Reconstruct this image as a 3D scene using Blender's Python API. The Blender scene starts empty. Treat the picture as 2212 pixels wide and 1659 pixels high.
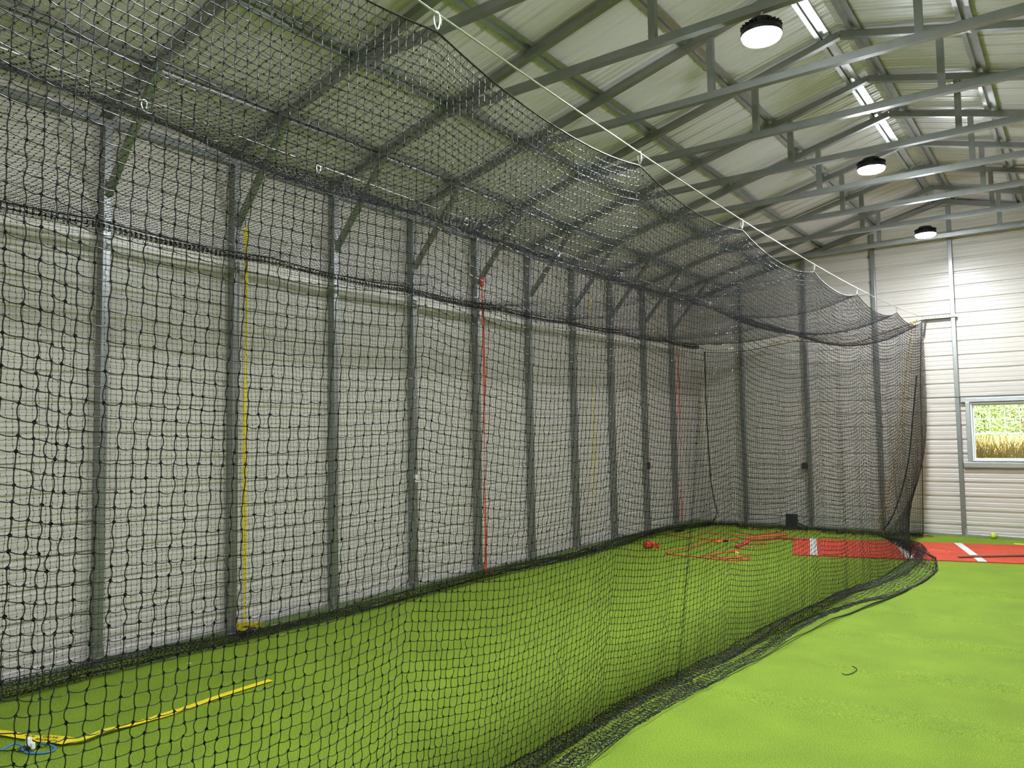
import bpy, bmesh, math, random
import numpy as np
from mathutils import Vector, Matrix
rnd = random.Random(7)
rng = np.random.default_rng(11)
scene = bpy.context.scene
COL = scene.collection

# ------------------------------------------------------------------ camera, world, exposure
CAM = Vector((6.2429, -1.8206, 1.7134))
FW = Vector((-0.58921724, 0.80527351, 0.06601225)); RT = Vector((0.80641796, 0.59118514, -0.013791)); UP = Vector((0.05013099, -0.04510757, 0.9977235))
cd = bpy.data.cameras.new('camera'); cd.sensor_width = 36.0; cd.lens = 1686.68 / 2212 * 36.0
cd.clip_start = 0.05; cd.clip_end = 300
cam = bpy.data.objects.new('camera', cd); COL.objects.link(cam)
R3 = Matrix((RT, UP, -FW)).transposed()
cam.matrix_world = Matrix.Translation(CAM) @ R3.to_4x4()
scene.camera = cam

w = bpy.data.worlds.new('world'); scene.world = w; w.use_nodes = True
nt = w.node_tree; nt.nodes.clear()
sky = nt.nodes.new('ShaderNodeTexSky'); sky.sky_type = 'HOSEK_WILKIE'; sky.turbidity = 6; sky.sun_direction = (0.5, 0.45, 0.74)
bg = nt.nodes.new('ShaderNodeBackground'); bg.inputs[1].default_value = 4.0
ow = nt.nodes.new('ShaderNodeOutputWorld')
nt.links.new(sky.outputs[0], bg.inputs[0]); nt.links.new(bg.outputs[0], ow.inputs[0])
sd = bpy.data.lights.new('sun', 'SUN'); sd.energy = 26.0; sd.angle = 0.01; sd.color = (1.0, .95, .85)
sun = bpy.data.objects.new('sun', sd); COL.objects.link(sun)
sun.rotation_euler = Vector((-0.35, 0.62, -0.75)).to_track_quat('-Z', 'Y').to_euler()

LAMP_STRENGTH = 800.0
vs = scene.view_settings
scene.display_settings.display_device = 'sRGB'
vs.view_transform = 'Standard'; vs.look = 'None'; vs.gamma = 1.0; vs.use_curve_mapping = False
vs.exposure = 0.45
cy = scene.cycles
cy.max_bounces = 7; cy.diffuse_bounces = 5; cy.glossy_bounces = 3; cy.transmission_bounces = 6; cy.transparent_max_bounces = 8
cy.use_adaptive_sampling = True; cy.adaptive_threshold = 0.03; cy.use_denoising = True
cy.sample_clamp_indirect = 6.0; cy.caustics_reflective = False; cy.caustics_refractive = False

# ------------------------------------------------------------------ measurements
S = 1.1704; YF = 12.707; HE = 4.304; M = 0.26; XR = 4.54; ZR = HE + M * XR; W = 2 * XR
PD = 0.095; PW = 0.0635; YN = -7.2; ZC = 4.705
def roofz(x): return HE + M * (x if x <= XR else W - x)

# ------------------------------------------------------------------ materials
def mat(name, col, rough=.6, metal=0., spec=.5, noise=None, bump=None, coat=0):
    m = bpy.data.materials.new(name); m.use_nodes = True
    n = m.node_tree; b = n.nodes['Principled BSDF']
    b.inputs['Base Color'].default_value = (*col, 1); b.inputs['Roughness'].default_value = rough
    b.inputs['Metallic'].default_value = metal; b.inputs['Specular IOR Level'].default_value = spec
    if coat: b.inputs['Coat Weight'].default_value = coat; b.inputs['Coat Roughness'].default_value = .25
    if noise:
        sc, amt = noise
        tc = n.nodes.new('ShaderNodeTexCoord'); nz = n.nodes.new('ShaderNodeTexNoise'); nz.inputs['Scale'].default_value = sc; nz.inputs['Detail'].default_value = 4
        mx = n.nodes.new('ShaderNodeMix'); mx.data_type = 'RGBA'
        mx.inputs[6].default_value = (*[c * (1 - amt) for c in col], 1); mx.inputs[7].default_value = (*[min(1, c * (1 + amt)) for c in col], 1)
        n.links.new(tc.outputs['Object'], nz.inputs['Vector']); n.links.new(nz.outputs[0], mx.inputs[0]); n.links.new(mx.outputs[2], b.inputs['Base Color'])
    if bump:
        sc, st = bump
        tc = n.nodes.new('ShaderNodeTexCoord'); nz = n.nodes.new('ShaderNodeTexNoise'); nz.inputs['Scale'].default_value = sc; nz.inputs['Detail'].default_value = 3
        bp = n.nodes.new('ShaderNodeBump'); bp.inputs['Strength'].default_value = st; bp.inputs['Distance'].default_value = .01
        n.links.new(tc.outputs['Object'], nz.inputs['Vector']); n.links.new(nz.outputs[0], bp.inputs['Height']); n.links.new(bp.outputs[0], b.inputs['Normal'])
    return m
def emit(name, col, st):
    m = bpy.data.materials.new(name); m.use_nodes = True
    b = m.node_tree.nodes['Principled BSDF']; b.inputs['Base Color'].default_value = (*col, 1)
    b.inputs['Emission Color'].default_value = (*col, 1); b.inputs['Emission Strength'].default_value = st
    return m

M_SHEET = mat('painted_steel_sheet', (.61, .56, .50), .34, 0, .5, noise=(.7, .05), bump=(3.0, .12))
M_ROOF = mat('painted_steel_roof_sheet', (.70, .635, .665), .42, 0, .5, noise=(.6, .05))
M_STEEL = mat('galvanized_tube', (.29, .295, .28), .36, .75, .5, noise=(9, .18))
M_GALV = mat('galvanized_channel', (.5, .51, .5), .34, .9, .5, noise=(14, .2))
M_TWINE = mat('black_twine', (.009, .009, .011), .34, 0, .6)
M_KNOT_GLINT = mat('twine_knot_painted_glint', (.075, .075, .08), .45, 0, 1.0, coat=.6)  # same black twine, lightened: the lamp glint on the knots is in the colour
M_CABLE = mat('steel_cable', (.62, .62, .60), .35, .8)
M_ZINC = mat('zinc_hook', (.75, .75, .72), .3, .8)
M_WHITE = mat('white_plastic', (.82, .82, .80), .45)
M_VINYL = mat('white_vinyl_window', (.80, .84, .82), .4)
M_BLACK = mat('black_plastic', (.02, .02, .022), .5)
M_YEL = mat('yellow_webbing', (.80, .60, .02), .55, bump=(300, .4))
M_YTAPE = mat('yellow_flat_webbing', (.90, .70, .015), .5, bump=(250, .3))
M_RED = mat('red_webbing', (.82, .07, .03), .55, bump=(300, .4))
M_ORG = mat('orange_red_cord', (.80, .13, .05), .6)
M_BLUE = mat('blue_cord', (.05, .19, .42), .5)
M_LIME = mat('lime_ball_cover', (.62, .72, .10), .8, bump=(90, .5))
M_WOOD = mat('brown_painted_wood', (.28, .13, .08), .45, noise=(25, .3))
M_INK = mat('black_ink', (.02, .018, .01), .6)
M_SCRAP = mat('white_paper', (.8, .82, .78), .7)
M_GLOW = emit('lamp_lens', (.86, .93, 1.0), LAMP_STRENGTH)
M_LAMPB = mat('lamp_black_aluminium', (.03, .03, .035), .4, .6)

def rope_mat():
    m = mat('yellow_black_rope', (.75, .45, .03), .6)
    n = m.node_tree; b = n.nodes['Principled BSDF']
    tc = n.nodes.new('ShaderNodeTexCoord'); wv = n.nodes.new('ShaderNodeTexWave'); wv.inputs['Scale'].default_value = 9; wv.bands_direction = 'DIAGONAL'
    rp = n.nodes.new('ShaderNodeValToRGB'); rp.color_ramp.interpolation = 'CONSTANT'
    rp.color_ramp.elements[0].color = (.03, .025, .01, 1); rp.color_ramp.elements[1].color = (.80, .47, .04, 1); rp.color_ramp.elements[1].position = .3
    n.links.new(tc.outputs['Object'], wv.inputs['Vector']); n.links.new(wv.outputs[1], rp.inputs[0]); n.links.new(rp.outputs[0], b.inputs['Base Color'])
    return m
M_ROPE = rope_mat()

def turf_mat(name, c0, c1, c2, fine=230):
    m = mat(name, c1, .75, 0, .25); n = m.node_tree; b = n.nodes['Principled BSDF']
    tc = n.nodes.new('ShaderNodeTexCoord')
    a = n.nodes.new('ShaderNodeTexNoise'); a.inputs['Scale'].default_value = fine; a.inputs['Detail'].default_value = 4; a.inputs['Roughness'].default_value = .7
    mp = n.nodes.new('ShaderNodeMapping'); mp.inputs['Scale'].default_value = (1, .55, 1); mp.inputs['Rotation'].default_value = (0, 0, .5)
    c = n.nodes.new('ShaderNodeTexNoise'); c.inputs['Scale'].default_value = 2.2; c.inputs['Detail'].default_value = 5
    rp = n.nodes.new('ShaderNodeValToRGB'); e = rp.color_ramp.elements
    e[0].position = .36; e[0].color = (*c0, 1); e[1].position = .5; e[1].color = (*c1, 1); x = e.new(.63); x.color = (*c2, 1)
    mx = n.nodes.new('ShaderNodeMix'); mx.data_type = 'RGBA'; mx.blend_type = 'MULTIPLY'; mx.inputs[0].default_value = 1
    r2 = n.nodes.new('ShaderNodeValToRGB'); r2.color_ramp.elements[0].position = .3; r2.color_ramp.elements[0].color = (.86, .86, .86, 1); r2.color_ramp.elements[1].position = .7; r2.color_ramp.elements[1].color = (1.08, 1.06, 1.02, 1)
    L = n.links.new
    L(tc.outputs['Object'], mp.inputs[0]); L(mp.outputs[0], a.inputs['Vector']); L(tc.outputs['Object'], c.inputs['Vector'])
    L(a.outputs[0], rp.inputs[0]); L(c.outputs[0], r2.inputs[0]); L(rp.outputs[0], mx.inputs[6]); L(r2.outputs[0], mx.inputs[7]); L(mx.outputs[2], b.inputs['Base Color'])
    bp = n.nodes.new('ShaderNodeBump'); bp.inputs['Strength'].default_value = .9; bp.inputs['Distance'].default_value = .006
    L(a.outputs[0], bp.inputs['Height']); L(bp.outputs[0], b.inputs['Normal'])
    return m
M_TURF = turf_mat('green_artificial_turf', (.07, .13, .007), (.205, .325, .017), (.38, .50, .05))
M_REDTURF = turf_mat('red_turf_mat', (.46, .045, .022), (.66, .075, .038), (.80, .15, .09), 190)
M_WLINE = turf_mat('white_turf_line', (.62, .62, .60), (.78, .78, .75), (.85, .85, .83), 190)
M_LEAF = mat('sunlit_leaf', (.22, .34, .10), .6, noise=(3, .4))
M_GRASS = mat('dry_golden_grass', (.62, .50, .18), .7, noise=(5, .3))
M_SOIL = mat('outdoor_ground', (.50, .40, .22), .9, noise=(2, .3))

g = M_VINYL  # glass for the window panes
M_GLASS = bpy.data.materials.new('window_glass'); M_GLASS.use_nodes = True
_n = M_GLASS.node_tree; _n.nodes.clear()
_t = _n.nodes.new('ShaderNodeBsdfTransparent'); _g = _n.nodes.new('ShaderNodeBsdfGlossy'); _g.inputs['Roughness'].default_value = .02
_f = _n.nodes.new('ShaderNodeFresnel'); _f.inputs[0].default_value = 1.45; _m = _n.nodes.new('ShaderNodeMixShader'); _o = _n.nodes.new('ShaderNodeOutputMaterial')
_n.links.new(_f.outputs[0], _m.inputs[0]); _n.links.new(_t.outputs[0], _m.inputs[1]); _n.links.new(_g.outputs[0], _m.inputs[2]); _n.links.new(_m.outputs[0], _o.inputs[0])

# ------------------------------------------------------------------ object helpers
def tag(o, label=None, cat=None, group=None, kind=None):
    if label: o['label'] = label
    if cat: o['category'] = cat
    if group: o['group'] = group
    if kind: o['kind'] = kind
    return o
def thing(name, loc=(0, 0, 0), label=None, cat=None, group=None, kind=None, rz=0):
    o = bpy.data.objects.new(name, None); COL.objects.link(o); o.location = loc; o.rotation_euler = (0, 0, rz); o.empty_display_size = .1
    return tag(o, label, cat, group, kind)
class MB:
    def __init__(s): s.v = []; s.f = []
    def add(s, v, f):
        k = len(s.v); s.v += [tuple(p) for p in v]; s.f += [tuple(i + k for i in q) for q in f]; return s
    def box(s, a, b):
        x0, y0, z0 = a; x1, y1, z1 = b
        v = [(x0, y0, z0), (x1, y0, z0), (x1, y1, z0), (x0, y1, z0), (x0, y0, z1), (x1, y0, z1), (x1, y1, z1), (x0, y1, z1)]
        return s.add(v, [(0, 3, 2, 1), (4, 5, 6, 7), (0, 1, 5, 4), (1, 2, 6, 5), (2, 3, 7, 6), (3, 0, 4, 7)])
    def bar(s, p, q, wd, ht, upv=(0, 0, 1)):           # rectangular tube from p to q
        p = Vector(p); q = Vector(q); d = (q - p).normalized(); sd = d.cross(Vector(upv)).normalized(); u = sd.cross(d)
        v = [e + sd * a * wd / 2 + u * b * ht / 2 for e in (p, q) for a, b in ((-1, -1), (1, -1), (1, 1), (-1, 1))]
        return s.add(v, [(0, 1, 2, 3), (7, 6, 5, 4), (0, 4, 5, 1), (1, 5, 6, 2), (2, 6, 7, 3), (3, 7, 4, 0)])
    def tube(s, pts, r, n=6, closed=False, rz=None):
        pts = [Vector(p) for p in pts]; K = len(pts); rr = r if isinstance(r, (list, tuple)) else [r] * K
        T = []
        for i in range(K):
            a = pts[(i - 1) % K] if closed or i > 0 else pts[i]; b = pts[(i + 1) % K] if closed or i < K - 1 else pts[i]
            T.append((b - a).normalized())
        u = T[0].orthogonal().normalized(); V = []
        for i in range(K):
            u = (u - T[i] * u.dot(T[i])); u = u.normalized() if u.length > 1e-6 else T[i].orthogonal().normalized()
            w_ = T[i].cross(u)
            V += [pts[i] + (u * math.cos(2 * math.pi * j / n) + w_ * math.sin(2 * math.pi * j / n)) * rr[i] for j in range(n)]
        F = []
        for i in range(K if closed else K - 1):
            for j in range(n):
                a = i * n + j; b = i * n + (j + 1) % n; k2 = ((i + 1) % K) * n
                F.append((a, b, k2 + (j + 1) % n, k2 + j))
        if not closed: F += [tuple(range(n))[::-1], tuple((K - 1) * n + j for j in range(n))]
        return s.add(V, F)
    def ribbon(s, pts, wv, th=.0015):                    # flat webbing: centre points and half-width vectors
        V = []; F = []
        for p, h in zip(pts, wv):
            p = Vector(p); h = Vector(h); V += [p - h, p + h, p + h + Vector((0, 0, th)), p - h + Vector((0, 0, th))]
        for i in range(len(pts) - 1):
            for j in range(4): F.append((i * 4 + j, i * 4 + (j + 1) % 4, i * 4 + 4 + (j + 1) % 4, i * 4 + 4 + j))
        F += [(3, 2, 1, 0), tuple(len(V) - 4 + j for j in range(4))]
        return s.add(V, F)
    def ball(s, c, r, sc=(1, 1, 1), nu=14, nv=9, jit=0):
        c = Vector(c); V = [c + Vector((0, 0, r * sc[2]))]; F = []
        for i in range(1, nv):
            t = math.pi * i / nv
            for j in range(nu):
                a = 2 * math.pi * j / nu; k = 1 + jit * (rnd.random() - .5)
                V.append(c + Vector((math.sin(t) * math.cos(a) * r * sc[0] * k, math.sin(t) * math.sin(a) * r * sc[1] * k, math.cos(t) * r * sc[2] * k)))
        V.append(c - Vector((0, 0, r * sc[2])))
        for j in range(nu): F.append((0, 1 + j, 1 + (j + 1) % nu))
        for i in range(nv - 2):
            for j in range(nu): a = 1 + i * nu; F.append((a + j, a + nu + j, a + nu + (j + 1) % nu, a + (j + 1) % nu))
        a = 1 + (nv - 2) * nu
        for j in range(nu): F.append((a + j, len(V) - 1, a + (j + 1) % nu))
        return s.add(V, F)
    def build(s, name, m, parent=None, smooth=False, bevel=0):
        me = bpy.data.meshes.new(name); me.from_pydata([tuple(v) for v in s.v], [], s.f); me.update()
        if smooth: me.polygons.foreach_set('use_smooth', [True] * len(me.polygons))
        me.materials.append(m); o = bpy.data.objects.new(name, me); COL.objects.link(o)
        if parent: o.parent = parent
        if bevel:
            md = o.modifiers.new('b', 'BEVEL'); md.width = bevel; md.segments = 2; md.limit_method = 'ANGLE'
        return o
def np_mesh(name, V, Q, m, parent=None, smooth=True, m2=None, n2=0):
    me = bpy.data.meshes.new(name); V = np.ascontiguousarray(V, dtype=np.float32); nf, k = Q.shape
    me.vertices.add(len(V)); me.vertices.foreach_set('co', V.ravel())
    me.loops.add(nf * k); me.loops.foreach_set('vertex_index', np.ascontiguousarray(Q, dtype=np.int32).ravel())
    me.polygons.add(nf); me.polygons.foreach_set('loop_start', np.arange(0, nf * k, k, dtype=np.int32))
    try: me.polygons.foreach_set('loop_total', np.full(nf, k, dtype=np.int32))
    except Exception: pass
    if smooth: me.polygons.foreach_set('use_smooth', np.ones(nf, dtype=bool))
    me.update(calc_edges=True); me.validate()
    me.materials.append(m)
    if m2:
        me.materials.append(m2); ix = np.zeros(len(me.polygons), dtype=np.int32); ix[-n2:] = 1; me.polygons.foreach_set('material_index', ix)
    o = bpy.data.objects.new(name, me); COL.objects.link(o)
    if parent: o.parent = parent
    return o
def struct(o): o['kind'] = 'structure'; return o
def smoothpts(pts, k=6):
    P = [Vector(p) for p in pts]; out = []
    for i in range(len(P) - 1):
        a = P[max(i - 1, 0)]; b = P[i]; c = P[i + 1]; d = P[min(i + 2, len(P) - 1)]
        for j in range(k):
            t = j / k
            out.append(.5 * ((2 * b) + (c - a) * t + (2 * a - 5 * b + 4 * c - d) * t * t + (3 * b - a - 3 * c + d) * t ** 3))
    out.append(P[-1]); return out

# ------------------------------------------------------------------ shell: corrugated sheets
RIB = .2286
def rib_profile(t0, t1, ph, stops=(), dep=.019):
    pts = []
    k = math.floor((t0 - ph) / RIB) - 1
    while ph + k * RIB < t1 + RIB:
        c = ph + k * RIB
        pts += [(c - .024, 0), (c - .010, -dep), (c + .010, -dep), (c + .024, 0)]
        for e in (RIB / 3, 2 * RIB / 3): pts += [(c + e - .013, 0), (c + e - .007, -.0035), (c + e + .007, -.0035), (c + e + .013, 0)]
        k += 1
    def ev(t):
        for (a, da), (b, db) in zip(pts, pts[1:]):
            if a <= t <= b: return da + (db - da) * (t - a) / max(b - a, 1e-9)
        return 0
    out = [(t, d) for t, d in pts if t0 < t < t1] + [(t, ev(t)) for t in (t0, t1, *stops)]
    return sorted(out)
def sheet(name, prof, rng_fn, place, m, back=-.05):
    b = MB()
    for (t0, d0), (t1, d1) in zip(prof, prof[1:]):
        for fa in rng_fn((t0 + t1) / 2):
            a0, b0 = fa(t0); a1, b1 = fa(t1)
            if b0 - a0 < 1e-4 and b1 - a1 < 1e-4: continue
            b.add([place(a0, t0, d0), place(b0, t0, d0), place(b1, t1, d1), place(a1, t1, d1)], [(0, 1, 2, 3)])
            b.add([place(a0, t0, back), place(b0, t0, back), place(b1, t1, back), place(a1, t1, back)], [(3, 2, 1, 0)])
    return struct(b.build(name, m))
ZT = HE + .07
PH = 2.4559 % RIB
sheet('wall_left', rib_profile(-.02, ZT + .03, PH), lambda t: [lambda z: (YN - .04, YF + .04)], lambda a, t, d: (d, a, t), M_SHEET)
# right wall has an added, unseen open roll-up doorway that brings daylight onto the turf
DO = (-4.6, -0.9, 3.0)
sheet('wall_right', rib_profile(-.02, ZT + .03, PH, (DO[2],)), lambda t: [lambda z: (YN - .04, DO[0]), lambda z: (DO[1], YF + .04)] if t < DO[2] else [lambda z: (YN - .04, YF + .04)],
      lambda a, t, d: (W - d, a, t), M_SHEET)
WX0, WX1, WZ0, WZ1 = 4.745, 5.70, 1.20, 2.145
def gx(z): e = max(-.03, (z - ZT - .03) / M); return (min(e, XR), max(W - e, XR))
sheet('wall_far', rib_profile(-.02, ZR + .10, PH, (ZT + .022, WZ0, WZ1)),
      lambda t: [lambda z: (-.03, WX0), lambda z: (WX1, W + .03)] if WZ0 < t < WZ1 else [gx], lambda a, t, d: (a, YF - d, t), M_SHEET)
sheet('wall_near', rib_profile(-.02, ZR + .10, PH, (ZT + .022,)), lambda t: [gx], lambda a, t, d: (a, YN + d, t), M_SHEET)
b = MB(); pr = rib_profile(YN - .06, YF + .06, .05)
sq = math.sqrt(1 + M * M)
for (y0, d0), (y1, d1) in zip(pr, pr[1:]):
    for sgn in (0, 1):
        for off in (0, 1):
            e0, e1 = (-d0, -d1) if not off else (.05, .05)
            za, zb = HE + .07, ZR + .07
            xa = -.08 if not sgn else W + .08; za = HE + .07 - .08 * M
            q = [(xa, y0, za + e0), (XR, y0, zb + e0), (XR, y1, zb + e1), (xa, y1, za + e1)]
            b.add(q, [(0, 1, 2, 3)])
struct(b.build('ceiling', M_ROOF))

# turf floor with its soft wrinkles
nx, ny = 150, 320
X, Y = np.meshgrid(np.linspace(0, W, nx), np.linspace(YN, YF, ny), indexing='ij')
def ridge(x0, y0, x1, y1, wd, h):
    dx, dy = x1 - x0, y1 - y0; L = math.hypot(dx, dy); t = ((X - x0) * dx + (Y - y0) * dy) / L
    dd = ((X - x0) * -dy + (Y - y0) * dx) / L
    end = 1 / (1 + np.exp(-(t + .1) * 8)) * 1 / (1 + np.exp(-(L + .1 - t) * 8))
    return h * np.exp(-(dd / wd) ** 2) * end
Z = ridge(4.6, 7.6, 7.2, 7.95, .07, .016) + ridge(4.75, 5.33, 7.0, 5.52, .07, .018) + ridge(4.5, 6.3, 5.6, 6.36, .07, .008) + ridge(5.0, 4.3, 6.6, 4.5, .08, .008) + ridge(4.6, 9.1, 6.6, 9.3, .06, .006)
Z += ridge(4.5, 3.3, 6.2, 3.5, .1, .006)
V = np.stack([X, Y, Z], -1).reshape(-1, 3); idx = np.arange(nx * ny).reshape(nx, ny)
Q = np.stack([idx[:-1, :-1], idx[1:, :-1], idx[1:, 1:], idx[:-1, 1:]], -1).reshape(-1, 4)
struct(np_mesh('floor', V, Q, M_TURF))
# base rails
def rail(name, a, c): return struct(MB().box(a, c).build(name, M_GALV, bevel=.004))
rail('baseboard_left', (0, YN + .01, 0), (.06, YF - .01, .05)); rail('baseboard_right', (W - .06, DO[1], 0), (W, YF - .01, .05))
rail('baseboard_far', (.06, YF - .06, 0), (W - .06, YF, .045)); rail('baseboard_near', (.06, YN, 0), (W - .06, YN + .06, .045))
# eave beams
for i, x0 in enumerate((0, W - .06)):
    struct(MB().box((x0, YN + .01, HE - .075), (x0 + .06, YF - .01, HE - .012)).build('trim_%d' % (i + 1), M_STEEL, bevel=.004))
# window framing tubes
struct(MB().box((4.635, YF - .064, 2.15), (W - .06, YF, 2.215)).build('trim_3', M_GALV, bevel=.004))
struct(MB().box((4.635, YF - .064, 1.105), (W - .06, YF, 1.185)).build('trim_4', M_GALV, bevel=.004))
struct(MB().box((4.70, YF - .064, 1.186), (4.762, YF, 2.149)).build('trim_5', M_GALV, bevel=.004))
struct(MB().box((5.69, YF - .064, 1.186), (5.75, YF, 2.149)).build('trim_6', M_GALV, bevel=.004))

# window
wn = thing('window_1', (WX0, YF, WZ0), kind='structure')
def wloc(b, nm, m, par=None, **k): return b.build(nm, m, par or wn, **k)
ww, wh = WX1 - WX0, WZ1 - WZ0
b = MB()
for a, c in (((0, -.02, 0), (.045, .05, wh)), ((ww - .045, -.02, 0), (ww, .05, wh)), ((.045, -.02, 0), (ww - .045, .05, .03)), ((.045, -.02, wh - .03), (ww - .045, .05, wh))): b.box(a, c)
wloc(b, 'window_frame', M_VINYL, bevel=.004)
for nm, z0, z1, yy, grid in (('lower_sash', .03, wh * .475, .0, False), ('upper_sash', wh * .455, wh - .03, .025, True)):
    b = MB(); f = .024
    for a, c in (((.045, yy, z0), (.045 + f, yy + .022, z1)), ((ww - .045 - f, yy, z0), (ww - .045, yy + .022, z1)), ((.045 + f, yy, z0), (ww - .045 - f, yy + .022, z0 + f)), ((.045 + f, yy, z1 - f), (ww - .045 - f, yy + .022, z1))): b.box(a, c)
    sh = wloc(b, nm, M_VINYL, bevel=.003)
    MB().box((.069, yy + .009, z0 + f), (ww - .069, yy + .013, z1 - f)).build('pane', M_GLASS, sh)
    if grid:
        b = MB(); x0, x1 = .069, ww - .069
        for k in range(1, 4): xx = x0 + (x1 - x0) * k / 4; b.box((xx - .008, yy + .003, z0 + f), (xx + .008, yy + .019, z1 - f))
        zz = (z0 + z1) / 2; b.box((x0, yy + .004, zz - .008), (x1, yy + .018, zz + .008))
        b.build('muntin_grid', M_VINYL, sh)

# outdoors seen through the window
struct(MB().box((-6, YF + .06, -.35), (22, YF + 30, -.3)).build('floor_outdoor', M_SOIL)); bpy.data.objects['floor_outdoor'].name = 'floor_1'
def blades(n, x0, x1, y0, y1, h0, h1, wd, lean):
    P = np.stack([rng.uniform(x0, x1, n), rng.uniform(y0, y1, n), np.full(n, -.3)], -1); h = rng.uniform(h0, h1, n)
    a = rng.uniform(0, 2 * np.pi, n); d = np.stack([np.cos(a), np.sin(a), 0 * a], -1); le = rng.uniform(.1, lean, n) * h
    sdv = np.stack([-np.sin(a), np.cos(a), 0 * a], -1) * wd
    V = []
    for t, k in ((0, 1), (.5, .8), (1, .12)):
        c = P + d * (le * t * t)[:, None] + np.array([0, 0, 1]) * (h * t * (1 - .15 * t))[:, None]
        V += [c - sdv * k, c + sdv * k]
    V = np.stack(V, 1).reshape(-1, 3); o = np.arange(n)[:, None] * 6
    Q = np.concatenate([o + np.array([0, 1, 3, 2]), o + np.array([2, 3, 5, 4])], 0)
    return V, Q
V, Q = blades(15000, 2.8, 7.2, YF + 1.4, YF + 5.2, 1.5, 2.3, .012, .45)
tag(np_mesh('grass', V, Q, M_GRASS, smooth=False), 'tall dry golden grass outside the lower window sash', 'grass', kind='stuff')
def shrub(x, y, r, h, label):
    t = thing('shrub', (x, y, -.3), label, 'shrub', 'shrubs outside the window')
    MB().tube([(0, 0, 0), (.05, .02, h * .4), (0, .05, h * .75)], [.06, .045, .02], 7).build('trunk', M_WOOD, t, smooth=True)
    n = 9000; d = rng.normal(size=(n, 3)); d /= np.linalg.norm(d, axis=1)[:, None]
    c = d * rng.uniform(.45, 1, (n, 1)) * np.array([r, r, h * .42]) + np.array([0, 0, h * .62])
    u = rng.normal(size=(n, 3)); u /= np.linalg.norm(u, axis=1)[:, None]; v = np.cross(u, d); v /= np.linalg.norm(v, axis=1)[:, None] + 1e-9
    L = .055; Wd = .012
    V = np.stack([c - u * L, c + v * Wd, c + u * L, c - v * Wd], 1).reshape(-1, 3)
    np_mesh('foliage', V, np.arange(4 * n).reshape(n, 4), M_LEAF, t, smooth=False)
shrub(3.95, YF + 6.6, 1.0, 3.6, 'green leafy shrub outside, at the left half of the upper window sash')
shrub(6.0, YF + 6.7, 1.0, 3.8, 'green leafy shrub outside, at the right half of the upper window sash')

shrub(4.9, YF + 9.2, 1.4, 4.4, 'pale green shrub outside, farther back behind the gap between two others')

# ------------------------------------------------------------------ frames
ORD = ['', 'first', 'second', 'third', 'fourth', 'fifth', 'sixth', 'seventh', 'eighth', 'ninth', 'tenth', 'eleventh', 'twelfth', 'thirteenth', 'fourteenth', 'fifteenth', 'sixteenth', 'seventeenth', 'eighteenth']
def post(x0, x1, y0, y1, z1, label, group):
    t = thing('steel_post', ((x0 + x1) / 2, (y0 + y1) / 2, 0), label, 'post', group)
    hx, hy = (x1 - x0) / 2, (y1 - y0) / 2
    MB().box((-hx, -hy, .0), (hx, hy, z1)).build('tube', M_STEEL, t, bevel=.005)
    MB().box((-hx - .012, -hy - .004, .0), (hx + .012, hy + .004, .012)).box((hx - .01, -hy - .003, .012), (hx + .004, hy + .003, .13)).build('base_bracket', M_GALV, t)
    return t
for n in range(-5, 11):
    k = 11 - n
    lab = 'grey steel tube post on the left ribbed wall, %s from the far corner' % ORD[k]
    if n == 2: lab = 'grey left wall post with the long yellow strap hanging beside it'
    if n == 5: lab = 'grey left wall post with the long red strap hanging beside it'
    post(.0, PD, n * S, n * S + PW, HE - .08, lab, 'posts along the left wall')
    post(W - PD, W, n * S, n * S + PW, HE - .08, 'grey steel tube post on the right wall, %s from the far corner' % ORD[k], 'posts along the right wall') if not (DO[0] - .1 < n * S < DO[1]) else None
B0, BS = 1.0206, 1.1809
fl = {0: 'grey steel post on the far gable wall, nearest the left corner', 1: 'grey far wall post with a dark outlet box on its side',
      2: 'grey far wall post behind the right part of the end net', 3: 'pale grey far wall column between the net and the window',
      4: 'grey far wall post just right of the window', 5: 'grey far wall post, second from the right corner', 6: 'grey far wall post, nearest the right corner'}
for k in range(7):
    x = B0 + k * BS
    xc = x + .032
    post(x, x + PW, YF - .08, YF, roofz(xc) - .08, fl[k], 'posts on the far gable wall')
# trusses
def truss(n):
    k = 12 - n; y = n * S + PW / 2 if n < 11 else YF - .04
    t = thing('roof_truss', (0, y, 0), 'grey steel tube roof truss, %s counted from the far gable wall' % ORD[k] if n < 11 else 'grey steel gable rafters lying against the far wall', 'truss', 'roof trusses')
    for sg in (0, 1):
        f = (lambda x: x) if not sg else (lambda x: W - x)
        MB().bar((f(0), 0, HE), (f(XR), 0, ZR), PW, PW).build('rafter', M_STEEL, t)
        if n < 11:
            MB().bar((f(.09), 0, 3.66), (f(.80), 0, HE + M * .8 - .03), .05, .05).build('knee_brace', M_STEEL, t)
            MB().box((f(3.71) - .028, -.028, ZC + .03), (f(3.71) + .028, .028, roofz(3.71) - .033)).build('web', M_STEEL, t)
    if n < 11:
        x0 = (ZC - HE) / M + .05
        MB().box((x0, -.032, ZC - .032), (W - x0, .032, ZC + .032)).build('bottom_chord', M_STEEL, t)
for n in range(-5, 12): truss(n)
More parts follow.
